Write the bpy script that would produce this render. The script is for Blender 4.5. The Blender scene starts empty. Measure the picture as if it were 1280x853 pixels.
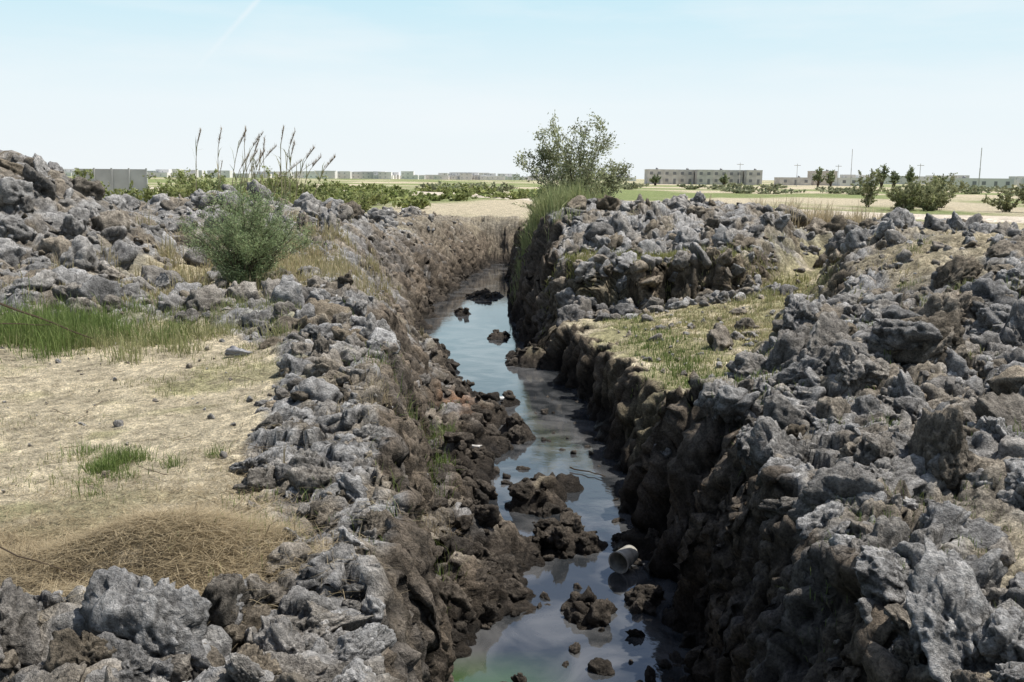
import bpy, bmesh, math, time
import numpy as np
from mathutils import Matrix, Vector
T0=time.time()
LOG=[]
def tick(s):LOG.append("%s %.0f"%(s,time.time()-T0));print(LOG[-1])
rng=np.random.default_rng(7)
scene=bpy.context.scene
scene.view_settings.view_transform='Standard'
scene.view_settings.look='None'
scene.view_settings.exposure=0

# ---------------------------------------------------------------- noise
U=np.uint32
def hsh(ix,iy,iz,seed):
    h=ix.astype(np.int32).view(U)*U(374761393)+iy.astype(np.int32).view(U)*U(668265263)+iz.astype(np.int32).view(U)*U(1442695041)+U((seed*97531357)&0xffffffff)
    h=(h^(h>>U(13)))*U(1274126177)
    h=(h^(h>>U(15)))*U(2246822519)
    h=h^(h>>U(16))
    return h.astype(np.float32)*np.float32(1/4294967296.0)
def f32(a):return np.ascontiguousarray(a,dtype=np.float32)
def vn3(x,y,z,seed=0):
    x=f32(x);y=f32(y);z=f32(z)
    fx=np.floor(x);fy=np.floor(y);fz=np.floor(z)
    u=x-fx;v=y-fy;w=z-fz
    u=u*u*(3-2*u);v=v*v*(3-2*v);w=w*w*(3-2*w)
    r=0
    for a in(0,1):
        for b in(0,1):
            for c in(0,1):
                r=r+hsh(fx+a,fy+b,fz+c,seed)*(u if a else 1-u)*(v if b else 1-v)*(w if c else 1-w)
    return r*2-1
def vn2(x,y,seed=0):
    x,y=np.broadcast_arrays(x,y);x=f32(x);y=f32(y)
    fx=np.floor(x);fy=np.floor(y);z=np.zeros_like(fx)
    u=x-fx;v=y-fy
    u=u*u*u*(u*(u*6-15)+10);v=v*v*v*(v*(v*6-15)+10)
    r=0
    for a in(0,1):
        for b in(0,1):
            r=r+hsh(fx+a,fy+b,z,seed)*(u if a else 1-u)*(v if b else 1-v)
    return r*2-1
def fbm2(x,y,o=4,seed=0):
    r=0;a=1;s=0
    for i in range(o):
        r=r+a*vn2(x*2**i+13.7*i,y*2**i+5.1*i,seed+i);s+=a;a*=.5
    return r/s
def fbm3(x,y,z,o=4,seed=0):
    r=0;a=1;s=0
    for i in range(o):
        r=r+a*vn3(x*2**i+13.7*i,y*2**i+5.1*i,z*2**i+9.3*i,seed+i);s+=a;a*=.5
    return r/s
def wor2(x,y,seed=0):
    x=f32(x);y=f32(y)
    fx=np.floor(x);fy=np.floor(y);z=np.zeros_like(fx)
    F1=np.full(x.shape,9.,np.float32);C=np.zeros(x.shape,np.float32)
    for a in(-1,0,1):
        for b in(-1,0,1):
            cx=fx+a;cy=fy+b
            d=np.hypot(cx+.1+.8*hsh(cx,cy,z,seed)-x,cy+.1+.8*hsh(cx,cy,z,seed+1)-y)
            n=d<F1
            C=np.where(n,hsh(cx,cy,z,seed+2),C);F1=np.where(n,d,F1)
    return F1,C
def wor3(x,y,z,seed=0):
    x=f32(x);y=f32(y);z=f32(z)
    fx=np.floor(x);fy=np.floor(y);fz=np.floor(z)
    F1=np.full(x.shape,9.,np.float32);F2=F1.copy();C=np.zeros(x.shape,np.float32)
    for a in(-1,0,1):
        for b in(-1,0,1):
            for e in(-1,0,1):
                cx=fx+a;cy=fy+b;cz=fz+e
                d=np.sqrt((cx+hsh(cx,cy,cz,seed)-x)**2+(cy+hsh(cx,cy,cz,seed+1)-y)**2+(cz+hsh(cx,cy,cz,seed+2)-z)**2)
                n=d<F1
                F2=np.where(n,F1,np.minimum(F2,d));C=np.where(n,hsh(cx,cy,cz,seed+3),C);F1=np.where(n,d,F1)
    return F1,F2,C
def ss(x,a,b):
    t=np.clip((x-a)/(b-a),0,1);return t*t*(3-2*t)
def gb(x,y,cx,cy,sx,sy,h):
    return h*np.exp(-((x-cx)/sx)**2-((y-cy)/sy)**2)
def box(x,y,x0,x1,y0,y1,f):
    return ss(x,x0-f,x0+f)*(1-ss(x,x1-f,x1+f))*ss(y,y0-f,y0+f)*(1-ss(y,y1-f,y1+f))

# ---------------------------------------------------------------- mesh helper
def make_mesh(name,V,F,mat,col=None,smooth=False,parent=None,loc=None):
    me=bpy.data.meshes.new(name)
    V=np.ascontiguousarray(V,dtype=np.float32);F=np.ascontiguousarray(F,dtype=np.int32)
    m,k=F.shape
    me.vertices.add(len(V));me.vertices.foreach_set("co",V.ravel())
    me.loops.add(m*k);me.loops.foreach_set("vertex_index",F.ravel())
    me.polygons.add(m);me.polygons.foreach_set("loop_start",np.arange(0,m*k,k,dtype=np.int32))
    me.polygons.foreach_set("use_smooth",np.full(m,smooth,dtype=bool))
    me.update(calc_edges=True)
    if col is not None:
        c=np.ones((len(V),4),dtype=np.float32);c[:,:col.shape[1]]=col
        at=me.attributes.new("Col","FLOAT_COLOR","POINT");at.data.foreach_set("color",c.ravel())
    me.materials.append(mat)
    ob=bpy.data.objects.new(name,me);scene.collection.objects.link(ob)
    if parent:ob.parent=parent
    if loc is not None:ob.location=loc
    return ob

# ---------------------------------------------------------------- materials
def new_mat(name):
    m=bpy.data.materials.new(name);m.use_nodes=True;n=m.node_tree.nodes;l=m.node_tree.links
    return m,n,l,n["Principled BSDF"]
def soil_mat(name,bump=1.0,scale=1.0,dust=0.3):
    m,n,l,b=new_mat(name)
    at=n.new("ShaderNodeAttribute");at.attribute_name="Col"
    g=n.new("ShaderNodeNewGeometry")
    def noise(s,d,r=.6):
        t=n.new("ShaderNodeTexNoise");t.inputs["Scale"].default_value=s;t.inputs["Detail"].default_value=d;t.inputs["Roughness"].default_value=r
        l.new(g.outputs["Position"],t.inputs["Vector"]);return t
    def mr(src,a,b_,c,d):
        t=n.new("ShaderNodeMapRange");t.inputs[1].default_value=a;t.inputs[2].default_value=b_;t.inputs[3].default_value=c;t.inputs[4].default_value=d
        l.new(src,t.inputs[0]);return t.outputs[0]
    def mth(op,a,b_):
        t=n.new("ShaderNodeMath");t.operation=op
        for i,v in enumerate((a,b_)):
            if isinstance(v,(int,float)):t.inputs[i].default_value=v
            else:l.new(v,t.inputs[i])
        return t.outputs[0]
    n1=noise(1.7*scale,2);n2=noise(8*scale,7,.74);n3=noise(46*scale,3,.7)
    f=mth('MULTIPLY',mr(n1.outputs[0],.3,.7,.75,1.25),mr(n2.outputs[0],.34,.66,.52,1.42))
    f=mth('MULTIPLY',f,mr(n3.outputs[0],.34,.6,.55,1.15))
    f=mth('MULTIPLY',f,mr(g.outputs["Pointiness"],.43,.55,.30,1.28))  # crevice shade painted into the base colour: hollows darkened, ridges lightened
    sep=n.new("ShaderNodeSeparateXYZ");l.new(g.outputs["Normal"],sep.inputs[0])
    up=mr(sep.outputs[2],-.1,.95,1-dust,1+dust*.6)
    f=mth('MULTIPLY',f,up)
    vm=n.new("ShaderNodeVectorMath");vm.operation='SCALE';l.new(at.outputs["Color"],vm.inputs[0]);l.new(f,vm.inputs["Scale"])
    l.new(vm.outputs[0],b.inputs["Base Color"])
    l.new(mr(at.outputs["Alpha"],0,1,.38,.95),b.inputs["Roughness"])
    b.inputs["Specular IOR Level"].default_value=.2
    h=mth('ADD',mth('MULTIPLY',n2.outputs[0],1.5),mth('MULTIPLY',n3.outputs[0],.30))
    bp=n.new("ShaderNodeBump");bp.inputs["Strength"].default_value=1.0*bump;bp.inputs["Distance"].default_value=.08
    l.new(h,bp.inputs["Height"]);l.new(bp.outputs[0],b.inputs["Normal"])
    return m
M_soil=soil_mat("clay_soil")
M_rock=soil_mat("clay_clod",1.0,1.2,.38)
def leaf_mat(name,trans=.35):
    m,n,l,b=new_mat(name)
    at=n.new("ShaderNodeAttribute");at.attribute_name="Col"
    l.new(at.outputs["Color"],b.inputs["Base Color"]);b.inputs["Roughness"].default_value=.6;b.inputs["Specular IOR Level"].default_value=.2
    tr=n.new("ShaderNodeBsdfTranslucent");l.new(at.outputs["Color"],tr.inputs[0])
    mx=n.new("ShaderNodeMixShader");mx.inputs[0].default_value=trans
    l.new(b.outputs[0],mx.inputs[1]);l.new(tr.outputs[0],mx.inputs[2]);l.new(mx.outputs[0],n["Material Output"].inputs[0])
    return m
M_leaf=leaf_mat("leaf")
def plain(name,c,r=.8,ns=8,var=.25,bump=.2,metal=0):
    m,n,l,b=new_mat(name)
    tc=n.new("ShaderNodeTexCoord")
    t=n.new("ShaderNodeTexNoise");t.inputs["Scale"].default_value=ns;t.inputs["Detail"].default_value=6;l.new(tc.outputs["Object"],t.inputs["Vector"])
    cr=n.new("ShaderNodeValToRGB");cr.color_ramp.elements[0].position=.3;cr.color_ramp.elements[1].position=.7
    cr.color_ramp.elements[0].color=[*(x*(1-var) for x in c),1];cr.color_ramp.elements[1].color=[*(min(1,x*(1+var)) for x in c),1]
    l.new(t.outputs[0],cr.inputs[0]);l.new(cr.outputs[0],b.inputs["Base Color"]);b.inputs["Roughness"].default_value=r;b.inputs["Metallic"].default_value=metal
    bp=n.new("ShaderNodeBump");bp.inputs["Strength"].default_value=bump;bp.inputs["Distance"].default_value=.02;l.new(t.outputs[0],bp.inputs["Height"]);l.new(bp.outputs[0],b.inputs["Normal"])
    return m

# ---------------------------------------------------------------- terrain definition
WZ=-2.0
def itp(y,ys,vs):return np.interp(y,ys,vs)
def edges(y):
    lt=itp(y,[0,3.5,6,10,14,18,22,28,36,46,52],[-.4,-.5,-.8,-1.35,-2.2,-3.5,-4.4,-4.6,-4.2,-3.2,-2.6])
    lb=itp(y,[0,3.5,7,12,16,20,24,30,36,46],[-.2,-.22,-.6,-1.05,-1.35,-1.9,-2.45,-2.6,-2.3,-1.2])
    rb=itp(y,[0,4,7.3,11,15,18,21,24,28,46],[.9,1.15,1.5,1.5,1.45,1.25,.6,.1,.0,.0])
    rt=itp(y,[0,4,6.5,10,13,17,20,24,30,46],[1.3,1.75,2.15,2.15,2.15,1.75,1.4,1.1,.9,.7])
    z=np.zeros_like(y)
    j=vn2(y*1.1,z+3,11)*.16+vn2(y*2.7,z+3,12)*.09+vn2(y*6,z,13)*.03+vn2(y*.35,z+1,16)*.35*ss(y,20,28)
    k=-np.abs(vn2(y*1.1,z+7,21))*.5+.17+vn2(y*3.1,z+7,22)*.14+vn2(y*7,z,23)*.045+vn2(y*.4,z+1,26)*.3*ss(y,22,28)
    g=.5+.5*ss(y,3,9)
    b1=.08*vn2(y*2,z+9,14)*g;b2=.08*vn2(y*2,z+2,15)*g
    return lt+j*1.1*g,lb+j*.6*g+b1,rb-k*.5*g+b2,rt-k*g
def Lout(x,y):
    h=gb(x,y,-9.6,19.5,2.4,3.0,1.75)+gb(x,y,-14,19,3.5,5,2.0)+gb(x,y,-7.2,29,3.2,3.0,.85)+gb(x,y,-4.8,28,1.4,4.5,.2)
    h+=gb(x,y,-8.6,14.8,2.4,1.6,.3)+gb(x,y,-3.8,15.5,1.8,1.8,.08)+gb(x,y,-11,28,4,4,.75)+gb(x,y,-4.4,40,2.2,5,.3)
    h+=gb(x,y,-1.75,4.75,.55,.45,.26)+gb(x,y,-3.1,4.5,.8,.4,.14)-gb(x,y,-5,8,2.8,2.4,.12)
    h=h+box(x,y,-4.5,-1.0,3.6,5.4,.3)*.12*fbm2(x*1.6,y*1.6,2,38)
    return h
def Tmask(x,y):
    w=.5*vn2(x*.8,y*.8,31)
    xr_=itp(y,[10,13,17,20,24],[2.8,3.5,4.9,6.4,8.4])
    ye=21.8+np.clip(x-5.4,0,3)*1.1
    q=.55*w+.3*vn2(x*1.7,y*0,33)+.12*vn2(x*5,y*0,34)
    return ss(y,9.5,13)*(1-ss(y+q,ye-.22,ye+.28+np.clip(x-4.8,0,3)*1.2))*(1-ss(x+w*1.2,xr_-.6,xr_+1.0))
def Rout(x,y):
    h=gb(x,y,7.4,18,2.2,5.0,.78)+gb(x,y,10.5,17,3.5,5,.42)+gb(x,y,4.4,27.4,4.0,2.8,1.12)+gb(x,y,10,26,4,4,.35)+gb(x,y,1.6,31,1.4,5,.5)
    h+=gb(x,y,14,22,4,6,.4)-gb(x,y,2.6,8.8,1.2,1.8,.35)
    h+=gb(x,y,3.6,4.6,1.2,1.4,.08)-.12*ss(y,3,5)*(1-ss(y,8,14))
    h=h+.17*fbm2(x*.75,y*.75,2,35)*(1-ss(y,30,36))
    T=Tmask(x,y)
    low=-.85+.10*(x-2)-.12*ss(y,15,20)*(1-ss(x,3,6))+.08*fbm2(x*.9,y*.9,2,37)
    return h*(1-T)+low*T
def wl(y):
    return itp(y,[5,6.5,7.6,8.4,10,11.3,12.5,14,15.5,16.6,19,20,22.5,24,30,46],[-.7,-.8,-.4,.15,.2,-.15,-.25,-.1,-.05,-.4,-.9,-1.2,-1.7,-2.3,-2.5,-1.1])
ISL=((.28,11.7,.30,.35,.36),(.60,10.4,.4,.4,.42),(.75,8.6,.13,.25,.30),(1.45,10.2,.35,.45,.28),(1.3,9.0,.25,.3,.28),(.1,14.9,.3,.5,.28),(-.1,17.2,.3,.5,.25),(-1.5,29,.3,.7,.2),(.75,12.4,.12,.18,.22),(-.9,33,.8,1.2,.22),(-.3,24.5,.35,.5,.22))
def bed(x,y):
    b=WZ-.17+.05*fbm2(x*1.3,y*1.3,3,41)
    s=wl(y)+.28*vn2(y*1.7,y*0,42)+.10*vn2(y*5,x*5,46)
    b=b+ss(s-x,-.12,.7)*(.42+.25*fbm2(x*1.8,y*1.8,3,43))+ss(s-x,-.1,.12)*.12
    n=.25*vn2(x*2.2,y*2.2,44)
    b+=np.exp(-(((x-.75)/.85)**2+((y-21.3)/.8)**2)**1.5)*(.34+n)
    for cx,cy,sx,sy,h in ISL:
        b+=np.exp(-(((x-cx)/sx)**2+((y-cy)/sy)**2)**1.3)*(h+n*.4)
    b+=.045*fbm2(x*6,y*6,3,45)
    return b
def macro(x,y,E=None):
    x,y=np.broadcast_arrays(x,y)
    lt,lb,rb,rt=E if E is not None else edges(y)
    mid=(x>-8)&(x<4)&(y>-2)&(y<53)
    B=np.full(x.shape,WZ,float);B[mid]=bed(x[mid],y[mid])
    tl=np.clip((lb-x)/(lb-lt),0,1);tr=np.clip((x-rb)/(rt-rb),0,1)
    pl=np.clip(tl**.85*(1+.2*np.sin(tl*math.pi)),0,1);pr=np.clip(tr**1.1*(1+.25*np.sin(tr*math.pi)),0,1)
    out=np.zeros(x.shape);a=(np.abs(x)<40)&(y<60)
    xa=x[a];ya=y[a];o=np.empty(xa.shape);m=xa<0;o[m]=Lout(xa[m],ya[m]);o[~m]=Rout(xa[~m],ya[~m]);out[a]=o
    z=np.where(x<(lb+rb)/2,B+(out-B)*pl,B+(out-B)*pr)
    e=ss(y+.5*vn2(x*1.5,y*0,36),45.5,48.5);e2=1-ss(y,.4,1.8)
    z=z*(1-e)+out*e
    return z*(1-e2)+.05*e2
def rubble(x,y):
    n=.35*fbm2(x*.5,y*.5,3,51)
    L=ss(y+n*2,12.4,14.0)*(1-ss(y,34,42))*ss(x,-24,-20)
    xb=itp(y,[2,3.6,4.3,5,6,7,9,11,13],[-4,-2.6,-1.3,-1.2,-1.5,-1.85,-2.15,-2.8,-4])
    L=np.maximum(L,ss(x+n*.6,xb-.25,xb+.3)*ss(y,2,3)*(1-ss(y,48,51)))
    L=np.maximum(L,ss(x+n,-7.5,-6)*ss(y,26,30)*(1-ss(y,48,51)))
    L=np.maximum(L,(1-ss(y+n,3.8,4.5))*ss(x,-7,-5))
    L=L*(1-.75*box(x,y,-6.6,-3.6,16,22.5,.8))
    L=L*(1-.55*ss(fbm2(x*.45,y*.45,2,57),.15,.4)*ss(y,9,12)*ss(x,-8,-6))
    R=(1-ss(y,31,37))*(1-ss(x,18,24))
    R=R*(1-.9*Tmask(x,y))
    R=R*(1-.7*box(x,y,.9,5.5,21.9,23.2,.3))
    R=R*(1-.55*ss(fbm2(x*.6,y*.6,2,58),.05,.35)*(1-ss(y,20,23)))
    return np.clip(np.where(x<.3,L,R),0,1)
def clods(x,y):
    wx=x+.10*vn2(x*2.3,y*2.3,61)+.03*vn2(x*9,y*9,63);wy=y+.10*vn2(x*2.3,y*2.3,62)+.03*vn2(x*9,y*9,64)
    z=np.zeros_like(x)
    for s,a,sd in((.8,.16,71),(.38,.12,75),(.17,.062,79),(.08,.03,83)):
        F1,C=wor2(wx/s,wy/s,sd)
        z=z+a*((C-.45)*1.1+np.sqrt(np.clip(1-(F1/.85)**2,0,1))*.9-.6)
    return z
def zfull(x,y,E=None,M=None,Rb=None):
    E=E if E is not None else edges(y)
    z=(M if M is not None else macro(x,y,E)).copy();r=Rb if Rb is not None else rubble(x,y)
    near=(np.abs(x)<26)&(y<50)&(y>1)
    c=np.zeros_like(x)
    if near.any():c[near]=clods(x[near],y[near])
    lt,lb,rb,rt=E
    inb=ss(x,lb-.15,lb+.1)*(1-ss(x,rb-.1,rb+.15))*(1-ss(y,47,50))
    amp=r*(1-inb)*np.where(x>1,1.15,1.0)+.45*inb*ss(z,WZ-.12,WZ+.1)+.07*(1-r)
    z=z+c*amp
    far=ss(np.hypot(x,y),60,200)
    z=z+.05*fbm2(x*1.1,y*1.1,4,91)*(1-inb)*(1-far)
    return z
# ---------------------------------------------------------------- terrain grid
rows=[-20.]
while rows[-1]<2.2:rows.append(rows[-1]+(.5 if rows[-1]<1 else .15))
while rows[-1]<4500:
    y=rows[-1];st=max(.022,.0036*y) if y<52 else .04*(y-46)
    if 20.9<y<23.0:st=.03
    rows.append(y+st)
Y=np.array(rows)
half=np.concatenate([np.linspace(0,6,500)[:-1],6*np.exp(np.linspace(0,math.log(4500/6),350))])
xf=np.concatenate([-half[::-1][:-1],half])
NC=1120
ncol=len(xf)
E1=edges(Y)
Zm=macro(np.repeat(xf[None],len(Y),0),np.repeat(Y[:,None],ncol,1),[np.repeat(e[:,None],ncol,1) for e in E1])
dx=np.diff(xf)[None,:];dz=np.diff(Zm,axis=1)
ax=np.abs((xf[1:]+xf[:-1])/2)[None,:]
w=1/(.03+.006*np.clip(ax-3.5,0,None)+.03*np.clip(ax-16,0,None))
arc=np.sqrt(dx**2+dz**2)*w
cum=np.concatenate([np.zeros((len(Y),1)),np.cumsum(arc,axis=1)],axis=1)
X=np.empty((len(Y),NC));tt=np.linspace(0,1,NC)
for i in range(len(Y)):X[i]=np.interp(tt*cum[i,-1],cum[i],xf)
YG=np.repeat(Y[:,None],NC,axis=1)
tick("grid %d %d"%X.shape)
EG=[np.repeat(e[:,None],NC,1) for e in E1]
Ms=macro(X,YG,EG);RB=rubble(X,YG)
Z=zfull(X,YG,EG,Ms,RB)
P=np.stack([X,YG,Z],-1)
def normals(P):
    N=np.cross(np.gradient(P,axis=1),np.gradient(P,axis=0));return N/(np.linalg.norm(N,axis=-1,keepdims=True)+1e-9)
N=normals(P);Nm=normals(np.stack([X,YG,Ms],-1))
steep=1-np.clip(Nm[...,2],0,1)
idx=np.where(((YG<50)&(np.abs(X)<22)&(YG>1)).ravel())[0]
x=X.ravel()[idx];y=YG.ravel()[idx];z=Z.ravel()[idx];s=ss(steep.ravel()[idx],.12,.5);r=RB.ravel()[idx]
d=(.35+.65*np.maximum(s,r))*.045*fbm3(x*11,y*11,z*11,2,121)+np.maximum(s,r)*.05*np.abs(fbm3(x*6,y*6,z*6,2,131))
kn=(y<9)&(np.abs(x)<6)&((r>.2)|(s>.2));xn=x[kn];yn=y[kn];zn=z[kn];an=np.maximum(r,s)[kn]
F1,F2,C=wor3(xn*8+.5*vn3(xn*7,yn*7,zn*7,8),yn*8,zn*8,141)
d[kn]+=an*(.055*(C-.5)+.07*np.clip(F2-F1,0,.3)-.012+.018*vn3(xn*34,yn*34,zn*34,9))
k=s>.03;xs=x[k];ys=y[k];zs=z[k];sk=s[k]
right=xs>.3
fl=np.where(right,.20,.08)
e_=(.09*fbm3(xs*1.6,ys*1.6,zs*1.3,3,101)+fl*(np.abs(fbm3(xs*2.6,ys*2.6,zs*.6,3,104))*-2+.4))
F1,F2,C=wor3(xs*3.5+.4*vn3(xs*3,ys*3,zs*3,5),ys*3.5,zs*2.4,111)
e_+=(.13*(C-.5)+.08*np.clip(F2-F1,0,.4))
d[k]+=sk*e_
dd=np.zeros(X.size);dd[idx]=d
P=P+N*dd.reshape(X.shape)[...,None]
tick("disp")
xr=P[...,0].ravel();yr=P[...,1].ravel();zr=P[...,2].ravel();st=ss(steep.ravel(),.12,.45)
def C3(*c):return np.array(c)[None,:]
def mix(a,b,f):return a*(1-f[:,None])+b*f[:,None]
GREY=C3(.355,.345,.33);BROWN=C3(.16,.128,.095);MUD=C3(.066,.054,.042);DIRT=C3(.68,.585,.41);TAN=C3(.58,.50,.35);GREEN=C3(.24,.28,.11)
def ground_col(x,y,z,st,R):
    n1=fbm2(x*.7,y*.7,4,141);n2=fbm2(x*2.5,y*2.5,3,151)
    c=mix(np.repeat(DIRT,len(x),0),np.repeat(GREY,len(x),0),ss(R+.25*n1,.25,.6))
    c=mix(c,C3(.26,.215,.155)*np.ones_like(c),np.clip(ss(n2,-.25,.3)*.8*R,0,1))
    c=mix(c,C3(.40,.35,.21)*np.ones_like(c),(1-R)*ss(y,12,15)*ss(n2,-.4,.2)*.8)
    fl=box(x,y,-12,-2.2,3.5,13,.8)*(x<0)
    c=mix(c,C3(.43,.40,.21)*np.ones_like(c),fl*ss(n1+.5*n2,-.05,.4)*.8)
    c=mix(c,C3(.33,.27,.18)*np.ones_like(c),box(x,y,-3.8,-1.2,4.0,5.2,.35)*.9)
    T=Tmask(x,y)*(x>1.5)
    c=mix(c,C3(.40,.37,.20)*np.ones_like(c),T*ss(n2,-.5,.2)*.85)
    c=mix(c,C3(.36,.30,.20)*np.ones_like(c),(x>1.5)*(1-R)*(1-T)*.8*(y<30))
    far=np.clip(ss(y,47,53)+ss(np.abs(x),22,30),0,1)
    fn=fbm2(x*.06,y*.03,4,161)-.12*ss(x,5,20)+.1*(1-ss(x,0,10))
    fc=mix(np.repeat(TAN,len(x),0),np.repeat(GREEN,len(x),0),ss(fn,-.2,.15))
    c=mix(c,C3(.26,.22,.16)*np.ones_like(c),box(x,y,-7,3,36,50,2)*.8)
    c=mix(c,fc,far)
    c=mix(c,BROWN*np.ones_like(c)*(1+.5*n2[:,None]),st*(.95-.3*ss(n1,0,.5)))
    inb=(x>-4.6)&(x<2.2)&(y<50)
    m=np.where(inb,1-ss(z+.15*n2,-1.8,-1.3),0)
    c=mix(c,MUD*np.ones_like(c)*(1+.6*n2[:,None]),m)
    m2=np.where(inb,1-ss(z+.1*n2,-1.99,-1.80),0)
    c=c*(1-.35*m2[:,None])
    orange=np.exp(-((x+.85)/.25)**2-((y-15.3)/.6)**2)
    c=mix(c,C3(.36,.16,.065)*np.ones_like(c),np.clip(orange*ss(n2,-.4,.3),0,.9))
    return np.concatenate([np.clip(c,0.01,1),(1-m2*.9)[:,None]],1)
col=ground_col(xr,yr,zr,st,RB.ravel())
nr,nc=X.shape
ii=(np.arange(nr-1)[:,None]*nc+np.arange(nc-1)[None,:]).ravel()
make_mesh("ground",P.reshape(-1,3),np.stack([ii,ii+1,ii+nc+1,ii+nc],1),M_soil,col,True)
tick("terrain")

# ---------------------------------------------------------------- clods
def ico(sub):
    bm=bmesh.new();bmesh.ops.create_icosphere(bm,subdivisions=sub,radius=1)
    V=np.array([v.co[:] for v in bm.verts]);F=np.array([[v.index for v in f.verts] for f in bm.faces]);bm.free();return V,F
def rock_variants(sub,n,seed):
    V,F=ico(sub);out=[]
    rg=np.random.default_rng(seed)
    for k in range(n):
        D=V/np.linalg.norm(V,axis=1,keepdims=True)
        m=rg.integers(9,16)
        nn=rg.normal(size=(m,3));nn/=np.linalg.norm(nn,axis=1,keepdims=True);dist=rg.uniform(.5,.95,m)
        dots=D@nn.T
        rr=np.where(dots>.05,dist[None,:]/np.maximum(dots,.05),9)
        rr=-np.log(np.exp(-rr*24).sum(1))/24
        rr=np.clip(rr,.3,1.3)
        o=rg.uniform(0,50,3);q=D*rr[:,None]*1.5+o
        rr=rr*(1+.24*fbm3(q[:,0],q[:,1],q[:,2],3,seed+k))
        q=D*rr[:,None]*2.5+o
        F1,F2,C=wor3(q[:,0],q[:,1],q[:,2],seed+k*3)
        rr=rr+.28*(C-.5)+.12*np.clip(F2-F1,0,.25)-.03
        if sub>=4:
            q=D*rr[:,None]*5+o
            rr=rr-.15*np.abs(fbm3(q[:,0],q[:,1],q[:,2],3,seed+9+k))+.04
        if sub>=5:
            q=D*rr[:,None]*7+o
            F1,F2,C=wor3(q[:,0],q[:,1],q[:,2],seed+k*3+50)
            rr=rr+.07*(C-.5)
            q=D*rr[:,None]*18+o
            rr=rr+.045*fbm3(q[:,0],q[:,1],q[:,2],2,seed+19+k)
        out.append(D*rr[:,None]*np.array([1,rg.uniform(.6,1),rg.uniform(.5,.85)]))
    return np.array(out),F
def rand_rot(n,rg,tilt=1.0):
    q=rg.normal(size=(n,4));q[:,1:3]*=tilt;q/=np.linalg.norm(q,axis=1,keepdims=True)
    w,x,y,z=q.T
    return np.stack([np.stack([1-2*(y*y+z*z),2*(x*y-z*w),2*(x*z+y*w)],-1),np.stack([2*(x*y+z*w),1-2*(x*x+z*z),2*(y*z-x*w)],-1),np.stack([2*(x*z-y*w),2*(y*z+x*w),1-2*(x*x+y*y)],-1)],1)
VAR={5:rock_variants(5,18,300),4:rock_variants(4,24,400),3:rock_variants(3,24,500)}
def place(name,sub,pos,size,cols,wet,seed):
    rg=np.random.default_rng(seed)
    V,F=VAR[sub];n=len(pos)
    k=rg.integers(0,len(V),n)
    Rm=rand_rot(n,rg,.6)
    A=np.einsum('nij,nvj->nvi',Rm,V[k]*size[:,None,None])+pos[:,None,:]
    nv=V.shape[1]
    FF=(F[None]+(np.arange(n)*nv)[:,None,None]).reshape(-1,3)
    c=np.repeat(np.concatenate([cols,wet[:,None]],1)[:,None,:],nv,1).reshape(-1,4)
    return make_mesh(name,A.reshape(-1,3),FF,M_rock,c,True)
def rock_cols(x,y,z,rg):
    n=len(x)
    b=rg.uniform(.60,1.25,n)[:,None]
    c=GREY*b
    t=rg.random(n)[:,None]**2;c=c*(1-t)+C3(.29,.24,.175)*b*t
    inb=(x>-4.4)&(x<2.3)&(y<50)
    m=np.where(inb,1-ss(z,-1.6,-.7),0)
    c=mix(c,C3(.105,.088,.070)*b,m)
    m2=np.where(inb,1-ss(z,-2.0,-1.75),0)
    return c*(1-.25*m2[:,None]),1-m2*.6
def scatter(n,x0,x1,y0,y1,smin,smax,pw,seed,thresh=.35,ypow=1.0):
    rg=np.random.default_rng(seed)
    x=rg.uniform(x0,x1,n);y=y0+(y1-y0)*rg.random(n)**ypow
    r=rubble(x,y);E=edges(y);lt,lb,rb,rt=E
    water=(x>lb-.05)&(x<rb+.05)
    cl=.5+.5*fbm2(x*1.1,y*1.1,2,seed)
    keep=(r*(.2+1.0*cl)>rg.random(n)*.9+thresh*.2)&~water
    wall=((x>lt+.02)&(x<lb+.1))|((x<rt-.02)&(x>rb-.1))
    keep&=~(wall&(rg.random(n)<.65))
    x=x[keep];y=y[keep];wall=wall[keep]
    s=smin*(1-rg.random(len(x))*.999)**(-1/pw);s=np.clip(s,smin,smax)
    s=np.where(wall,np.minimum(s*.6,.15),s)
    s=np.where((x>1)&(y<14)&~wall,s*1.3,s)
    return x,y,zfull(x,y)+s*.05,s,rg
allr=[scatter(5600,-6,6,2.6,11,.03,.22,1.45,1),
      scatter(9500,-14,13,10,24,.05,.34,1.5,2),
      scatter(9500,-20,18,22,46,.08,.42,1.6,3)]
x=np.concatenate([a[0] for a in allr]);y=np.concatenate([a[1] for a in allr]);z=np.concatenate([a[2] for a in allr]);s=np.concatenate([a[3] for a in allr])
def add(x2,y2,z2,s2):
    global x,y,z,s
    x=np.concatenate([x,x2]);y=np.concatenate([y,y2]);z=np.concatenate([z,z2]);s=np.concatenate([s,s2])
rg=np.random.default_rng(19)
n=40;xx=rg.uniform(2.3,5.8,n);yy=rg.uniform(4.0,12,n);sz=rg.uniform(.16,.36,n);add(xx,yy,zfull(xx,yy)-.04,sz)
n=30;yy=rg.uniform(3.8,9.5,n);rt_=edges(yy)[3];xx=rt_+rg.uniform(-.08,.45,n);sz=rg.uniform(.14,.30,n);add(xx,yy,zfull(xx,yy)-sz*.25,sz)
n=90;xx=rg.uniform(1.4,6,n);yy=rg.uniform(20.6,22.4,n);sz=rg.uniform(.06,.26,n);add(xx,yy,zfull(xx,yy),sz)
n=26;xx=rg.uniform(1.1,2.6,n);yy=rg.uniform(21.2,22.6,n);sz=rg.uniform(.16,.36,n);add(xx,yy,zfull(xx,yy),sz)
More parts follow.
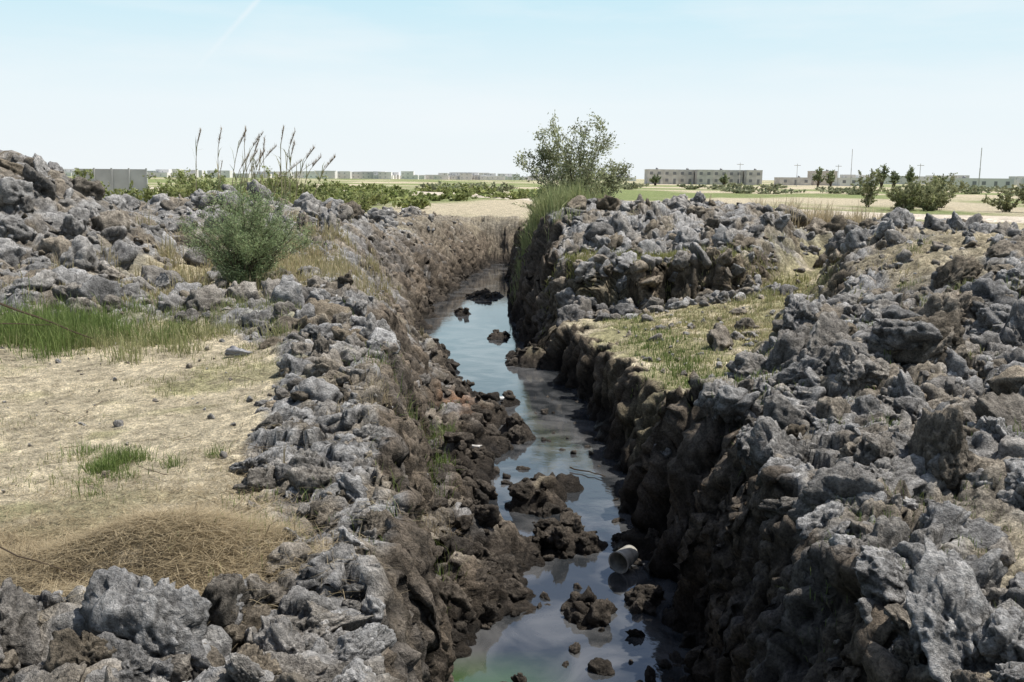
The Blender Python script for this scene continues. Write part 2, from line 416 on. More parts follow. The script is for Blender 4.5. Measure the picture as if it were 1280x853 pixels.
n=46;xx=rg.uniform(-3.0,-.6,n);yy=rg.uniform(2.9,4.3,n);sz=rg.uniform(.06,.2,n);add(xx,yy,zfull(xx,yy),sz)
n=260;xx=rg.uniform(1.9,7,n);yy=rg.uniform(12,22,n);sz=np.clip(.03*(1-rg.random(n))**(-1/1.5),.03,.16);add(xx,yy,zfull(xx,yy)+.02,sz)
n=160;xx=rg.uniform(-6.5,-2,n);yy=rg.uniform(4.5,12,n);sz=np.clip(.010*(1-rg.random(n))**(-1/1.5),.01,.045);add(xx,yy,zfull(xx,yy)+.005,sz)
rg=np.random.default_rng(55)
n=4200;by=7+(42-7)*rg.random(n)**1.7;lt,lb,rb,rt=edges(by);bx=lb+(rb-lb)*rg.random(n)
bz=zfull(bx,by);k=((bz>WZ-.05)&(rg.random(n)<.85))|((bz>WZ-.22)&(by<18)&(rg.random(n)<.06));bx=bx[k];by=by[k];bz=bz[k]
bs=np.clip(.03*(1-rg.random(len(bx))*.999)**(-1/1.5),.03,.15)
inw=bz<WZ-.05;bs=np.where(inw,np.clip(bs*1.3,.035,.10),bs);bz=np.where(inw,WZ-.02,bz)
add(bx,by,bz+bs*.15,bs)
rg=np.random.default_rng(9)
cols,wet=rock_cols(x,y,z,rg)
ps=s/np.hypot(x,y)
A=(ps>.026);B=(~A)&(ps>.0095);Cc=~(A|B)
tick("rocks %d %d %d"%(A.sum(),B.sum(),Cc.sum()))
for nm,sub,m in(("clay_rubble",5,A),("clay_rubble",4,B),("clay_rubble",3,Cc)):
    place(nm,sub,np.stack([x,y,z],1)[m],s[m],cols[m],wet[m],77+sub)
tick("rocks done")

# ---------------------------------------------------------------- water
def water():
    m,n,l,b=new_mat("ditch_water")
    g=n.new("ShaderNodeNewGeometry")
    t=n.new("ShaderNodeTexNoise");t.inputs["Scale"].default_value=1.1;t.inputs["Detail"].default_value=5;t.inputs["Distortion"].default_value=1.2;l.new(g.outputs["Position"],t.inputs["Vector"])
    sep=n.new("ShaderNodeSeparateXYZ");l.new(g.outputs["Position"],sep.inputs[0])
    mr=n.new("ShaderNodeMapRange");mr.inputs[1].default_value=7.9;mr.inputs[2].default_value=7.2;l.new(sep.outputs[1],mr.inputs[0])
    mrx=n.new("ShaderNodeMapRange");mrx.inputs[1].default_value=.6;mrx.inputs[2].default_value=0;l.new(sep.outputs[0],mrx.inputs[0])
    ad=n.new("ShaderNodeMath");ad.operation='MULTIPLY';l.new(mr.outputs[0],ad.inputs[0]);l.new(mrx.outputs[0],ad.inputs[1])
    cr=n.new("ShaderNodeValToRGB");e=cr.color_ramp.elements;e[0].position=.42;e[0].color=(.030,.033,.036,1);e[1].position=.64;e[1].color=(.12,.12,.12,1);l.new(t.outputs[0],cr.inputs[0])
    mx=n.new("ShaderNodeMix");mx.data_type='RGBA';l.new(ad.outputs[0],mx.inputs[0]);l.new(cr.outputs[0],mx.inputs[6]);mx.inputs[7].default_value=(.045,.10,.02,1)
    l.new(mx.outputs[2],b.inputs["Base Color"])
    b.inputs["IOR"].default_value=2.3;b.inputs["Specular IOR Level"].default_value=.5
    rr=n.new("ShaderNodeMapRange");rr.inputs[1].default_value=.5;rr.inputs[2].default_value=.62;rr.inputs[3].default_value=.012;rr.inputs[4].default_value=.08;l.new(t.outputs[0],rr.inputs[0]);l.new(rr.outputs[0],b.inputs["Roughness"])
    t2=n.new("ShaderNodeTexNoise");t2.inputs["Scale"].default_value=6;t2.inputs["Detail"].default_value=4;l.new(g.outputs["Position"],t2.inputs["Vector"])
    bp=n.new("ShaderNodeBump");bp.inputs["Strength"].default_value=.16;bp.inputs["Distance"].default_value=.012;l.new(t2.outputs[0],bp.inputs["Height"]);l.new(bp.outputs[0],b.inputs["Normal"])
    return m
V=np.array([(-4.5,1.5,WZ),(3,1.5,WZ),(3,50,WZ),(-4.5,50,WZ)]);make_mesh("ditch_water",V,np.array([[0,1,2,3]]),water())

# ---------------------------------------------------------------- vegetation
def blades(name,x,y,z,h,w,cols,lean=.4,mat=None,seed=0,clump=None,droop=.3):
    rg=np.random.default_rng(seed);n=len(x)
    a=rg.uniform(0,2*math.pi,n)
    if lean>1.3:L=rg.uniform(.82,1.15,n)
    else:L=rg.normal(0,lean,n)
    dx=np.cos(a)*L*h;dy=np.sin(a)*L*h
    f=rg.uniform(0,2*math.pi,n);wx=np.cos(f)*w/2;wy=np.sin(f)*w/2
    b=np.stack([x,y,z],1);up=h*np.sqrt(np.clip(1-np.clip(L,-.995,.995)**2,.005,1))
    if lean>1.3:up=up*.5+.004
    mid=b+np.stack([dx*.4,dy*.4,up*.6],1);tip=b+np.stack([dx*1.1,dy*1.1,up*(1-droop*np.clip(np.abs(L),0,1.5))],1)
    o=np.stack([wx,wy,np.zeros(n)],1)
    V=np.stack([b-o,b+o,mid-o*.75,mid+o*.75,tip],1).reshape(-1,3)
    F=np.array([[0,1,3],[0,3,2],[2,3,4]])[None]+(np.arange(n)*5)[:,None,None]
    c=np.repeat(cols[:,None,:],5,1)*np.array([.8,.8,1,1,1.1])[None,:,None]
    return V,F.reshape(-1,3),c.reshape(-1,3)
def join(parts):
    Vs=[];Fs=[];Cs=[];o=0
    for V,F,c in parts:
        Vs.append(V);Fs.append(F+o);Cs.append(c);o+=len(V)
    return np.concatenate(Vs),np.concatenate(Fs),np.concatenate(Cs)
def colr(n,rg,a,b,v=.2):
    t=rg.random(n)[:,None];return (np.array(a)*(1-t)+np.array(b)*t)*rg.uniform(1-v,1+v,n)[:,None]
G1=(.14,.21,.055);G2=(.26,.31,.11);ST1=(.58,.48,.31);ST2=(.27,.21,.125)
def patch(n,cx,cy,sx,sy,h,a,b,seed,w=.006,lean=.45,tuft=.10,ntuft=None,zoff=-.02):
    rg=np.random.default_rng(seed)
    nt=ntuft or max(1,n//28)
    tx=rg.normal(cx,sx,nt);ty=rg.normal(cy,sy,nt);th=rg.uniform(.4,1.2,nt)
    k=rg.integers(0,nt,n)
    x=tx[k]+rg.normal(0,tuft,n);y=ty[k]+rg.normal(0,tuft,n)
    z=zfull(x,y)+zoff
    ok=z>-1.85
    x=x[ok];y=y[ok];z=z[ok];k=k[ok];m=len(x)
    hh=h*th[k]*rg.uniform(.5,1.15,m)
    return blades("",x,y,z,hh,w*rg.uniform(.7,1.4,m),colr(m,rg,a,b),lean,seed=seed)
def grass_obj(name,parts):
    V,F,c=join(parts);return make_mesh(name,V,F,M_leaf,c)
GS1=(.26,.29,.12);GS2=(.46,.42,.23)
grass_obj("green_grass",[
 patch(8000,-5.7,12.0,.7,.45,.42,G1,G2,1,.008,.6,.14,70),patch(4500,-4.5,11.8,.8,.5,.24,GS1,GS2,2,.008,.6,.12,45),
 patch(1600,-2.75,6.7,.18,.25,.17,G1,G2,3,.005,.6,.05,20),patch(900,-3.1,6.5,.45,.4,.09,GS1,GS2,4,.005,.6),
 patch(3000,-4.0,8.8,1.4,1.5,.07,GS1,ST1,5,.005,.7,.14,60),
 patch(700,-1.45,5.2,.15,.4,.12,G1,G2,6,.005),patch(700,-1.3,11.0,.2,.9,.2,G1,G2,7,.008),
 patch(900,-.95,12,.1,1.2,.3,G1,G2,8,.01),patch(1800,-2.8,10.2,.5,.6,.10,GS1,GS2,9,.006,.6),
 patch(3500,-3.8,13.6,.9,.6,.2,G1,GS2,10,.008),patch(2500,-7.4,13.0,1.4,.5,.25,G1,G2,12,.009),
 patch(900,-.62,7.2,.06,1.3,.22,G1,(.24,.25,.1),11,.006)])
grass_obj("green_grass",[
 patch(10000,3.6,17.5,1.1,2.8,.12,GS1,GS2,21,.012,.6),patch(3000,2.5,16.0,.3,3.0,.15,G1,G2,31,.012),patch(4000,2.7,13.0,.35,1.2,.15,G1,G2,22,.01),
 patch(5000,6.0,21,.9,1.6,.18,GS1,GS2,23,.014),patch(6500,3.2,22.8,1.7,.35,.2,(.24,.27,.09),(.40,.37,.17),33,.016),
 patch(1600,4.2,7.0,.3,.5,.22,G1,G2,24,.008),patch(700,3.9,6.0,.15,.2,.3,G1,G2,25,.008),
 patch(1500,2.5,9.8,.4,1.2,.13,G1,G2,26,.006),patch(900,2.6,5.6,.4,.8,.10,G1,G2,27,.004),
 patch(500,2.1,5.0,.15,.4,.12,G1,G2,28,.005),patch(900,4.6,11.5,.6,.8,.16,G1,G2,29,.008),
 patch(2800,3.4,7.4,1.0,2.2,.14,G1,G2,32,.005,.5,.07,40),patch(2500,6.0,12.5,1.2,2.2,.16,G1,GS2,34,.008,.5,.09,30),
 patch(1000,2.95,4.3,.25,.3,.28,G1,G2,30,.005,.6,.06,14)])
grass_obj("dry_grass",[
 patch(13000,-2.0,4.8,.55,.33,.20,ST1,ST2,41,.0035,1.6,.10,zoff=.025),patch(6000,-1.5,4.8,.25,.35,.2,ST1,ST2,42,.0035,1.6,.08,zoff=.025),
 patch(6000,-3.2,4.7,.6,.3,.2,ST1,ST2,55,.0035,1.6,.10,zoff=.02),
 patch(4000,-1.9,5.7,.5,.6,.18,ST1,ST2,43,.0035,1.6,.12,zoff=.01),patch(1300,-2.0,4.7,.6,.3,.14,ST1,ST2,53,.004,.7,.05,40),
 patch(9000,-4.0,8.5,1.6,1.6,.10,(.62,.53,.35),ST1,44,.004,1.6,.3,zoff=.006),
 patch(4000,-3.9,5.3,1.2,.5,.12,ST1,ST2,45,.004,1.6,.2,zoff=.006),
 patch(9000,4.2,18.5,1.2,2.8,.12,ST1,(.43,.38,.2),46,.014,.9,.2),
 patch(9000,-4.6,19.5,1.1,2.0,.35,ST1,(.34,.32,.15),47,.014),patch(3500,-5.8,14.8,.9,.6,.16,ST1,(.34,.32,.15),48,.014),
 patch(8000,8.8,30.0,1.1,1.2,.8,(.62,.52,.34),ST1,49,.022,.35),
 patch(5000,-5.6,24,1.2,1.6,.4,ST1,(.34,.32,.15),50,.02),patch(2500,4.2,8.5,1.3,2.0,.10,ST1,GS2,54,.005,.8,.1),
 patch(1500,-1.1,9.5,.15,2.0,.2,ST1,ST2,52,.006,.8)])
tick("grass")

def shrub(base,rx,ry,h,nst,nleaf,a,b,seed,leaf=.03,spread=1.0,stemr=.012,elong=2.2,leafstart=.3,sub=5,woodcol=(.14,.11,.08)):
    rg=np.random.default_rng(seed);parts=[]
    bx,by,bz=base;pts=[]
    def tube(p,r0,r1):
        k=len(p);ang=np.array([0,2.094,4.189])
        rr=np.linspace(r0,r1,k)
        t=np.gradient(p,axis=0);t/=np.linalg.norm(t,axis=1,keepdims=True)+1e-9
        s=np.cross(t,[.3,.9,.1]);s/=np.linalg.norm(s,axis=1,keepdims=True)+1e-9
        q=np.cross(t,s)
        V=p[:,None,:]+(np.cos(ang)[None,:,None]*s[:,None,:]+np.sin(ang)[None,:,None]*q[:,None,:])*rr[:,None,None]
        F=[]
        for i in range(k-1):
            for j in range(3):
                a0=i*3+j;a1=i*3+(j+1)%3;F+=[[a0,a1,a1+3],[a0,a1+3,a0+3]]
        parts.append((V.reshape(-1,3),np.array(F),np.repeat(np.array(woodcol)[None],k*3,0)))
    for i in range(nst):
        az=rg.uniform(0,2*math.pi);rad=spread*math.sqrt(rg.random())
        end=np.array([bx+math.cos(az)*rx*rad,by+math.sin(az)*ry*rad,bz+h*(1-.45*rad**2)*rg.uniform(.7,1.05)])
        st=np.array([bx+rg.normal(0,rx*.08),by+rg.normal(0,ry*.08),bz-.1])
        t=np.linspace(0,1,7)[:,None]
        p=st*(1-t)+end*t;p[:,:2]-=(end-st)[:2]*(t*(1-t))*.55
        p+=rg.normal(0,h*.012,p.shape);tube(p,stemr,stemr*.25)
        for k in range(sub):
            u=rg.uniform(leafstart,1);j=min(5,int(u*6));q=p[j]+(p[j+1]-p[j])*(u*6-j)
            d=rg.normal(size=3);d[2]=abs(d[2])*.9+.25;d/=np.linalg.norm(d);ln=h*rg.uniform(.10,.26)
            tw=q+d*ln*np.linspace(0,1,4)[:,None];tw[:,2]-=ln*.18*np.linspace(0,1,4)**2
            tube(tw,stemr*.35,stemr*.12);pts.append((q,tw[-1]))
        pts.append((p[4],p[6]))
    A=np.array([q[0] for q in pts]);B=np.array([q[1] for q in pts])
    k=rg.integers(0,len(A),nleaf);t=rg.random(nleaf)[:,None]
    c=A[k]*(1-t)+B[k]*t+rg.normal(0,h*.022,(nleaf,3))
    d=(B-A)[k];d/=np.linalg.norm(d,axis=1,keepdims=True)+1e-9
    d=d+rg.normal(0,.7,d.shape);d/=np.linalg.norm(d,axis=1,keepdims=True)
    s=np.cross(d,rg.normal(size=d.shape));s/=np.linalg.norm(s,axis=1,keepdims=True)+1e-9
    L=(leaf*rg.uniform(.6,1.4,nleaf))[:,None]
    V=np.stack([c-d*L,c+s*L/elong,c+d*L,c-s*L/elong],1).reshape(-1,3)
    F=(np.array([[0,1,2],[0,2,3]])[None]+(np.arange(nleaf)*4)[:,None,None]).reshape(-1,3)
    cl=rg.uniform(.65,1.35,len(A))[k][:,None]
    parts.append((V,F,np.repeat(colr(nleaf,rg,a,b,.2)*cl,4,0)))
    return join(parts)
def gz(x,y):return float(zfull(np.array([float(x)]),np.array([float(y)]))[0])
def mk_shrub(name,x,y,*a,zadd=0,**k):
    V,F,c=shrub((x,y,gz(x,y)+zadd),*a,**k);return make_mesh(name,V,F,M_leaf,c)
mk_shrub("tamarisk_bush",-4.45,16.3,1.1,.95,1.75,90,44000,(.24,.31,.15),(.37,.43,.23),101,leaf=.024,elong=4.5,leafstart=.12,sub=7)
mk_shrub("mesquite_tree",2.1,33,1.85,1.5,3.6,26,15000,(.25,.28,.15),(.40,.41,.25),102,leaf=.05,stemr=.03,leafstart=.3,sub=9,elong=2.5)
V,F,c=join([shrub((1.7,32,gz(1.7,32)),1.8,1.2,1.2,60,18000,(.24,.31,.12),(.38,.42,.19),103,leaf=.05,elong=5,leafstart=.1),
            patch(9000,1.0,30.5,.65,1.2,.85,(.26,.32,.13),(.42,.42,.21),104,.02,.3)])
make_mesh("feathery_shrub",V,F,M_leaf,c)
def belt(name,items,seed,leaf=.09,a=(.19,.24,.085),b=(.33,.35,.14),dens=1600):
    parts=[]
    for i,(x,y,r,h) in enumerate(items):
        parts.append(shrub((x,y,0),r,r*.8,h,16,int(dens),a,b,seed+i,leaf=leaf,elong=2.2,leafstart=.1,sub=5,stemr=.02))
    V,F,c=join(parts);make_mesh(name,V,F,M_leaf,c)
rg=np.random.default_rng(5)
it=[(rg.uniform(-26,-8.5),rg.uniform(48,60),rg.uniform(1.2,2.2),rg.uniform(1.4,2.5)) for i in range(28)]
belt("distant_bushes",it,600,.09,(.24,.29,.11),(.40,.41,.19))
it=[(rg.uniform(-34,6),rg.uniform(62,150),rg.uniform(1.5,3.5),rg.uniform(.5,1.3)) for i in range(60)]
belt("distant_bushes",it,700,.18,(.25,.3,.11),(.4,.42,.18),700)
it=[(rg.uniform(26,58),rg.uniform(64,82),rg.uniform(1.2,2.4),rg.uniform(1.4,2.9)) for i in range(22)]
belt("distant_bushes",it,800,.10,(.20,.22,.11),(.36,.36,.20),1700)
it=[(rg.uniform(-10,120),rg.uniform(130,260),rg.uniform(3,6),rg.uniform(.8,1.6)) for i in range(34)]
belt("distant_bushes",it,900,.3,(.26,.29,.18),(.38,.38,.24),450)
it=[(-15.5,30,1.4,1.1),(-17,30,1.5,1.3),(-14,31,1.0,.6)]
parts=[shrub((a,b,gz(a,b)),r,r,h+1.3,18,3500,(.24,.31,.1),(.38,.42,.15),990+i,leaf=.05) for i,(a,b,r,h) in enumerate(it)]
V,F,c=join(parts);make_mesh("green_bush",V,F,M_leaf,c)

def reeds():
    rg=np.random.default_rng(31);parts=[]
    for i in range(24):
        x=rg.normal(-8.2,1.0);y=rg.uniform(31,33);h=rg.uniform(1.8,3.5);z=gz(x,y)-.1
        lean=rg.uniform(.1,.7)*rg.uniform(-.2,1.0);t=np.linspace(0,1,10)
        hook=.25*np.clip(t-.75,0,1)*2
        p=np.stack([x+lean*h*t**2+hook,np.full(10,y),z+h*t*(1-.08*t)-hook*.5*(t>.8)],1)
        k=10;w=.010
        V=np.concatenate([p+[w,0,0],p-[w,0,0]]);F=[]
        for j in range(k-1):F+=[[j,j+1,k+j+1],[j,k+j+1,k+j]]
        parts.append((V,np.array(F),np.repeat(np.array([[.45,.37,.25]]),2*k,0)))
        n=150 if h>2.4 else 30
        tt=rg.uniform(.82,1,n);bx=np.interp(tt,t,p[:,0]);bz=np.interp(tt,t,p[:,2])
        parts.append(blades("",bx,np.full(n,y),bz,rg.uniform(.05,.19,n),np.full(n,.010),colr(n,rg,(.52,.42,.31),(.38,.29,.2)),1.1,seed=i))
        n=9;tt=rg.uniform(.15,.75,n);bx=np.interp(tt,t,p[:,0]);bz=np.interp(tt,t,p[:,2])
        parts.append(blades("",bx,np.full(n,y),bz,rg.uniform(.4,.8,n),np.full(n,.03),colr(n,rg,(.26,.3,.12),(.5,.44,.26)),.6,seed=i+90))
    V,F,c=join(parts);make_mesh("reed_clump",V,F,M_leaf,c)
reeds()
tick("veg")

# ---------------------------------------------------------------- road
pts=[(140,40),(60,46),(30,50.5),(20,57),(8,82),(-4,112),(-20,138),(-70,152),(-160,160)]
P2=np.array(pts,float);tq=np.linspace(0,len(pts)-1,160)
rx=np.interp(tq,range(len(pts)),P2[:,0]);ry=np.interp(tq,range(len(pts)),P2[:,1])
for _ in range(6):
    rx[1:-1]=(rx[:-2]+rx[1:-1]*2+rx[2:])/4;ry[1:-1]=(ry[:-2]+ry[1:-1]*2+ry[2:])/4
tg=np.stack([np.gradient(rx),np.gradient(ry)],1);tg/=np.linalg.norm(tg,axis=1,keepdims=True)
nx=-tg[:,1];ny=tg[:,0];acr=np.linspace(-1,1,7);prof=np.array([-.12,.05,.075,.085,.075,.05,-.12])
wd=(4.6+.4*vn2(tq*2,tq*0,5))
V=np.stack([rx[:,None]+nx[:,None]*acr*wd[:,None],ry[:,None]+ny[:,None]*acr*wd[:,None],np.repeat(prof[None],160,0)+.04],-1).reshape(-1,3)
ii=(np.arange(159)[:,None]*7+np.arange(6)[None]).ravel();F=np.stack([ii,ii+7,ii+8,ii+1],1)
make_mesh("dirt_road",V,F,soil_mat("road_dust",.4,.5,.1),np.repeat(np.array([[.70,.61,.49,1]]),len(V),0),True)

# ---------------------------------------------------------------- buildings
M_conc=plain("grey_block",(.54,.52,.49),.9,.4);M_white=plain("white_render",(.74,.72,.69),.9,.05,.2);M_dark=plain("window_void",(.20,.20,.21),.4);M_farwin=plain("far_window",(.45,.45,.45),.6)
M_tan=plain("tan_render",(.60,.54,.48),.9,.3,.15);M_blockwall=plain("concrete_wall",(.48,.48,.47),.9,.7,.15)
def boxes(name,bl,mat,parent=None):
    V=[];F=[]
    for (x0,x1,y0,y1,z0,z1) in bl:
        o=len(V);V+=[(x0,y0,z0),(x1,y0,z0),(x1,y1,z0),(x0,y1,z0),(x0,y0,z1),(x1,y0,z1),(x1,y1,z1),(x0,y1,z1)]
        F+=[[o,o+3,o+2,o+1],[o+4,o+5,o+6,o+7],[o,o+1,o+5,o+4],[o+1,o+2,o+6,o+5],[o+2,o+3,o+7,o+6],[o+3,o,o+4,o+7]]
    return make_mesh(name,np.array(V,float),np.array(F),mat,parent=parent)
def house(name,x,y,w,d,st,mat,seed,tank=True):
    e=bpy.data.objects.new(name,None);scene.collection.objects.link(e);e.location=(x,y,0)
    H=st*2.6
    walls=[(-w/2,w/2,0,d,-.3,H)]
    p=[(-w/2-.05,w/2+.05,-.05,.15,H,H+.4),(-w/2-.05,w/2+.05,d-.15,d+.05,H,H+.4),(-w/2-.05,-w/2+.15,.152,d-.152,H,H+.4),(w/2-.15,w/2+.05,.152,d-.152,H,H+.4)]
    win=[];sill=[]
    nb=max(2,int(w/3.2))
    for s in range(st):
        for i in range(nb):
            cx=-w/2+(i+.5)*w/nb
            ww=.6
            if s==0 and i==nb//2:win.append((cx-.5,cx+.5,-.03,.1,0,2.1));continue
            z=s*2.6+1.0
            win.append((cx-ww,cx+ww,-.03,.1,z,z+1.1));sill.append((cx-ww-.1,cx+ww+.1,-.14,-.032,z-.12,z-.01))
    boxes("walls",walls,mat,e);boxes("parapet",p,mat,e);boxes("windows",win,M_dark,e);boxes("sills",sill,mat,e)
    if tank:
        V=[];F=[];k=12
        for zz,r in((H,.5),(H+.8,.5),(H+1.0,.3),(H+1.1,.05)):
            for j in range(k):V.append((w*.2+r*math.cos(j*2*math.pi/k),d*.5+r*math.sin(j*2*math.pi/k),zz))
        for a in range(3):
            for j in range(k):F.append([a*k+j,a*k+(j+1)%k,(a+1)*k+(j+1)%k,(a+1)*k+j])
        make_mesh("water_tank",np.array(V),np.array(F),M_dark,parent=e)
    return e
for i in range(7):
    house("concrete_row_house",54+i*6.3,380+(i%3)*2.5,5.9,9,2,M_conc,i,tank=i%2==0)
house("concrete_row_house",109,385,12,9,1,M_conc,40);house("concrete_row_house",122,390,9,9,2,M_tan,41)
house("white_house",128,370,14,9,1,M_white,42)
for i in range(7):
    house("white_house",135+i*13,300+(i%2)*6,11,8,1,M_white,50+i,tank=i%3==0)
rg=np.random.default_rng(77);wa=[];wb=[]
def blk(n,x0,x1,y0,y1):
    for i in range(n):
        x=rg.uniform(x0,x1);y=rg.uniform(y0,y1);w=rg.uniform(5,20);h=rg.choice([2.8,3.2,3.5,5.4,5.8])*rg.uniform(.9,1.1);wa.append((x,x+w,y,y+8,-1,h))
        for k in range(int(w/4)):
            for s in range(1 if h<4 else 2):wb.append((x+1+k*4,x+2.0+k*4,y-.06,y-.01,s*2.7+1,s*2.7+2.0))
blk(190,-560,90,760,880);blk(90,210,560,640,760)
town=boxes("distant_town",wa,M_white);boxes("windows",wb,M_farwin,town)
bw=boxes("concrete_block_wall",[(-30.6+i*1.22,-30.6+i*1.22+1.2,70,70.15,0,2.35) for i in range(4)],M_blockwall)
boxes("posts",[(-30.66+i*1.22,-30.56+i*1.22,69.9,69.995,0,2.42) for i in range(5)],M_blockwall,bw)
def pole(name,x,y,h,r=.12,arm=True):
    b=[(x-r,x+r,y-r,y+r,0,h*.5),(x-r*.7,x+r*.7,y-r*.7,y+r*.7,h*.5+.002,h)]
    if arm:b.append((x-1.0,x+1.0,y-r-.12,y-r-.01,h-.6,h-.45))
    boxes(name,b,M_conc)
pole("radio_mast",140,300,12,.12,False);pole("radio_mast",98,290,11,.08,False)
for xx,yy in((68,300),(88,310),(104,320),(118,290)):pole("utility_pole",xx,yy,7,.08)

def far_tree(name,x,y,h,r,seed,col=((.17,.21,.11),(.28,.31,.18))):
    V,F,c=shrub((x,y,0),r,r,h,14,700,col[0],col[1],seed,leaf=.3,elong=1.8,leafstart=.5,stemr=.12,sub=6);make_mesh(name,V,F,M_leaf,c)
for i,(xx,hh,rr) in enumerate(((88,5.5,1.8),(92,5,1.6),(107,7,2.0),(111,5,2.0),(116,6,1.5),(62,3.5,1.6),(126,4.5,2),(42,3.5,1.6))):
    far_tree("distant_tree",xx,288+i,hh,rr,1200+i)

# ---------------------------------------------------------------- litter
def bucket(x,y,z,yaw,L=.26,r=.11):
    prof=[(0,.001),(0,r*.86),(L*.96,r),(L*.965,r*1.08),(L,r*1.08),(L,r*.95),(.012,r*.80),(.012,.001)]
    k=32;V=[];F=[]
    for (a,q) in prof:
        for j in range(k):V.append((a,q*math.cos(j*2*math.pi/k),q*math.sin(j*2*math.pi/k)))
    for a in range(len(prof)-1):
        for j in range(k):F.append([a*k+j,a*k+(j+1)%k,(a+1)*k+(j+1)%k,(a+1)*k+j])
    o=make_mesh("plastic_bucket",np.array(V),np.array(F),plain("old_plastic",(.40,.375,.32),.6,14,.4,.15),smooth=False)
    o.location=(x,y,z);o.rotation_euler=(0,math.radians(4),yaw);return o
bucket(1.26,9.8,WZ+.13,math.radians(235))
def slab(name,x,y,z,L,W,H,yaw,c,seed):
    V,F=VAR[4];p=V[seed%22]*np.array([L,W,H]);R=Matrix.Rotation(yaw,3,'Z');p=p@np.array(R).T+np.array([x,y,z])
    return make_mesh(name,p,F,plain(name+"_m",c,.5,10,.15,.1),smooth=True)
slab("plastic_scrap",.85,9.95,gz(.85,9.95)+.06,.11,.05,.03,.5,(.55,.5,.4),3)
slab("plastic_scrap",-.55,13.2,gz(-.55,13.2)+.08,.15,.07,.05,-.3,(.6,.57,.52),6)
slab("plastic_scrap",-.2,17.5,gz(-.2,17.5)+.05,.12,.07,.04,.3,(.6,.6,.58),9)
slab("loose_stone",-3.1,10.9,gz(-3.1,10.9)+.05,.13,.1,.1,.3,(.2,.2,.21),12)
def sticks():
    rg=np.random.default_rng(12);parts=[]
    L=[((-6.3,11.6,.55),(-4.9,11.3,.12),.016),((-6.4,11.2,.3),(-5.4,11.4,.25),.01),((.8,13.2,-1.96),(1.3,12.8,-1.97),.012),((-2.6,4.6,.22),(-1.9,4.3,.12),.005)]
    for i in range(36):
        x=rg.uniform(-6,-1.2);y=rg.uniform(3.6,10);z=gz(x,y)+.03;a=rg.uniform(0,6.28);l=rg.uniform(.1,.35);L.append(((x,y,z),(x+math.cos(a)*l,y+math.sin(a)*l,z+rg.uniform(-.02,.06)),.003))
    for a,b,r in L:
        a=np.array(a);b=np.array(b);t=np.linspace(0,1,7)[:,None];p=a*(1-t)+b*t+rg.normal(0,r*.9,(7,3))
        ang=np.linspace(0,2*math.pi,6)[:-1];d=(b-a)/np.linalg.norm(b-a);s=np.cross(d,[0,0,1.]);s/=np.linalg.norm(s);q=np.cross(d,s)
        V=(p[:,None]+(np.cos(ang)[None,:,None]*s+np.sin(ang)[None,:,None]*q)*(r*(1-.5*t))[:,:,None]).reshape(-1,3);F=[]
        for i in range(6):
            for j in range(5):
                m=i*5+j;n_=i*5+(j+1)%5;F+=[[m,n_,n_+5],[m,n_+5,m+5]]
        parts.append((V,np.array(F),np.repeat([[.16,.12,.08]],len(V),0)))
    V,F,c=join(parts);make_mesh("dead_twigs",V,F,M_leaf,c)
sticks()

# ---------------------------------------------------------------- light, sky, camera
SUN=Vector((.85,.16,0)).normalized();EL=math.radians(62)
sd=Vector((SUN.x*math.cos(EL),SUN.y*math.cos(EL),math.sin(EL)))
L=bpy.data.lights.new("sun","SUN");L.energy=5.0;L.angle=math.radians(.5);L.color=(1,.965,.91)
lo=bpy.data.objects.new("sun",L);scene.collection.objects.link(lo);lo.rotation_euler=sd.to_track_quat('Z','Y').to_euler()
w=bpy.data.worlds.new("World");scene.world=w;w.use_nodes=True;n=w.node_tree.nodes;l=w.node_tree.links
bg=n["Background"];bg.inputs[1].default_value=.10
sky=n.new("ShaderNodeTexSky");sky.sky_type='NISHITA';sky.sun_disc=False;sky.sun_elevation=EL;sky.sun_rotation=math.atan2(SUN.x,SUN.y);sky.dust_density=1.5;sky.air_density=1.0
tc=n.new("ShaderNodeTexCoord");sp=n.new("ShaderNodeSeparateXYZ");l.new(tc.outputs["Generated"],sp.inputs[0])
cr=n.new("ShaderNodeValToRGB");e=cr.color_ramp.elements
e[0].position=0;e[0].color=(.88,.93,.95,1);e[1].position=.18;e[1].color=(.57,.83,.94,1)
x1=e.new(.07);x1.color=(.84,.93,.97,1)
l.new(sp.outputs[2],cr.inputs[0])
sc=n.new("ShaderNodeVectorMath");sc.operation='SCALE';sc.inputs["Scale"].default_value=10;l.new(cr.outputs[0],sc.inputs[0])
mp=n.new("ShaderNodeMapping");mp.inputs["Scale"].default_value=(1.5,1.5,9);mp.inputs["Rotation"].default_value=(.1,.08,0);l.new(tc.outputs["Generated"],mp.inputs[0])
nz=n.new("ShaderNodeTexNoise");nz.inputs["Scale"].default_value=2.2;nz.inputs["Detail"].default_value=7;nz.inputs["Roughness"].default_value=.55;l.new(mp.outputs[0],nz.inputs["Vector"])
cm=n.new("ShaderNodeMapRange");cm.inputs[1].default_value=.45;cm.inputs[2].default_value=.75;cm.inputs[3].default_value=0;cm.inputs[4].default_value=.55;l.new(nz.outputs[0],cm.inputs[0])
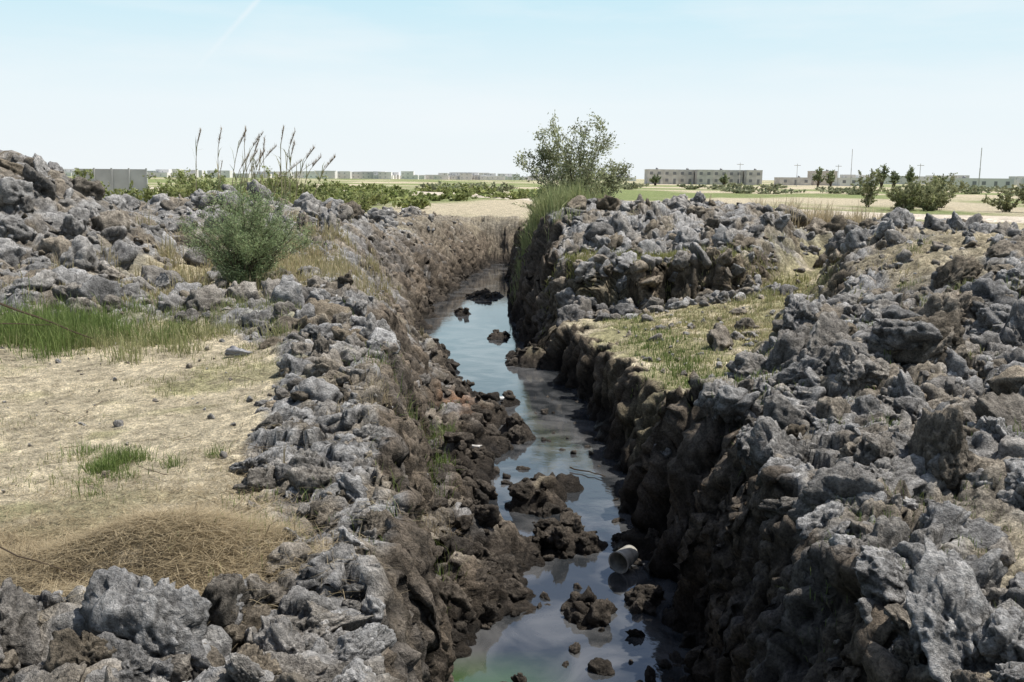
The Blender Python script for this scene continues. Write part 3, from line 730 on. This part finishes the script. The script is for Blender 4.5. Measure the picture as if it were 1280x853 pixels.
# thin contrail along a great circle
dt=n.new("ShaderNodeVectorMath");dt.operation='DOT_PRODUCT';dt.inputs[1].default_value=(-.690,-.285,.665);l.new(tc.outputs["Generated"],dt.inputs[0])
ab=n.new("ShaderNodeMath");ab.operation='ABSOLUTE';l.new(dt.outputs["Value"],ab.inputs[0])
c1=n.new("ShaderNodeMapRange");c1.inputs[1].default_value=.0035;c1.inputs[2].default_value=0;c1.inputs[3].default_value=0;c1.inputs[4].default_value=.4;l.new(ab.outputs[0],c1.inputs[0])
c2=n.new("ShaderNodeMapRange");c2.inputs[1].default_value=.09;c2.inputs[2].default_value=.15;l.new(sp.outputs[2],c2.inputs[0])
c3=n.new("ShaderNodeMath");c3.operation='MULTIPLY';l.new(c1.outputs[0],c3.inputs[0]);l.new(c2.outputs[0],c3.inputs[1])
c4=n.new("ShaderNodeMath");c4.operation='ADD';c4.use_clamp=True;l.new(c3.outputs[0],c4.inputs[0]);l.new(cm.outputs[0],c4.inputs[1])
fm=n.new("ShaderNodeMapRange");fm.inputs[1].default_value=.17;fm.inputs[2].default_value=.36;fm.inputs[3].default_value=1;fm.inputs[4].default_value=.0;l.new(sp.outputs[2],fm.inputs[0])
fc_=n.new("ShaderNodeMapRange");fc_.inputs[1].default_value=.2;fc_.inputs[2].default_value=.5;fc_.inputs[3].default_value=1;fc_.inputs[4].default_value=.25;l.new(sp.outputs[2],fc_.inputs[0])
c5=n.new("ShaderNodeMath");c5.operation='MULTIPLY';l.new(c4.outputs[0],c5.inputs[0]);l.new(fc_.outputs[0],c5.inputs[1])
mx=n.new("ShaderNodeMix");mx.data_type='RGBA';l.new(fm.outputs[0],mx.inputs[0]);l.new(sky.outputs[0],mx.inputs[6]);l.new(sc.outputs[0],mx.inputs[7])
m2=n.new("ShaderNodeMix");m2.data_type='RGBA';l.new(c5.outputs[0],m2.inputs[0]);l.new(mx.outputs[2],m2.inputs[6]);m2.inputs[7].default_value=(9.0,9.5,9.8,1)
l.new(m2.outputs[2],bg.inputs[0])
cam=bpy.data.cameras.new("camera");cam.sensor_width=36;cam.lens=34.6;cam.clip_start=.1;cam.clip_end=8000
co=bpy.data.objects.new("camera",cam);scene.collection.objects.link(co);scene.camera=co
co.matrix_world=Matrix.Translation((0,0,2.0))@Matrix.Rotation(math.radians(90-9.43),4,'X')@Matrix.Rotation(math.radians(.5),4,'Z')
tick("total")
print(" | ".join(LOG))
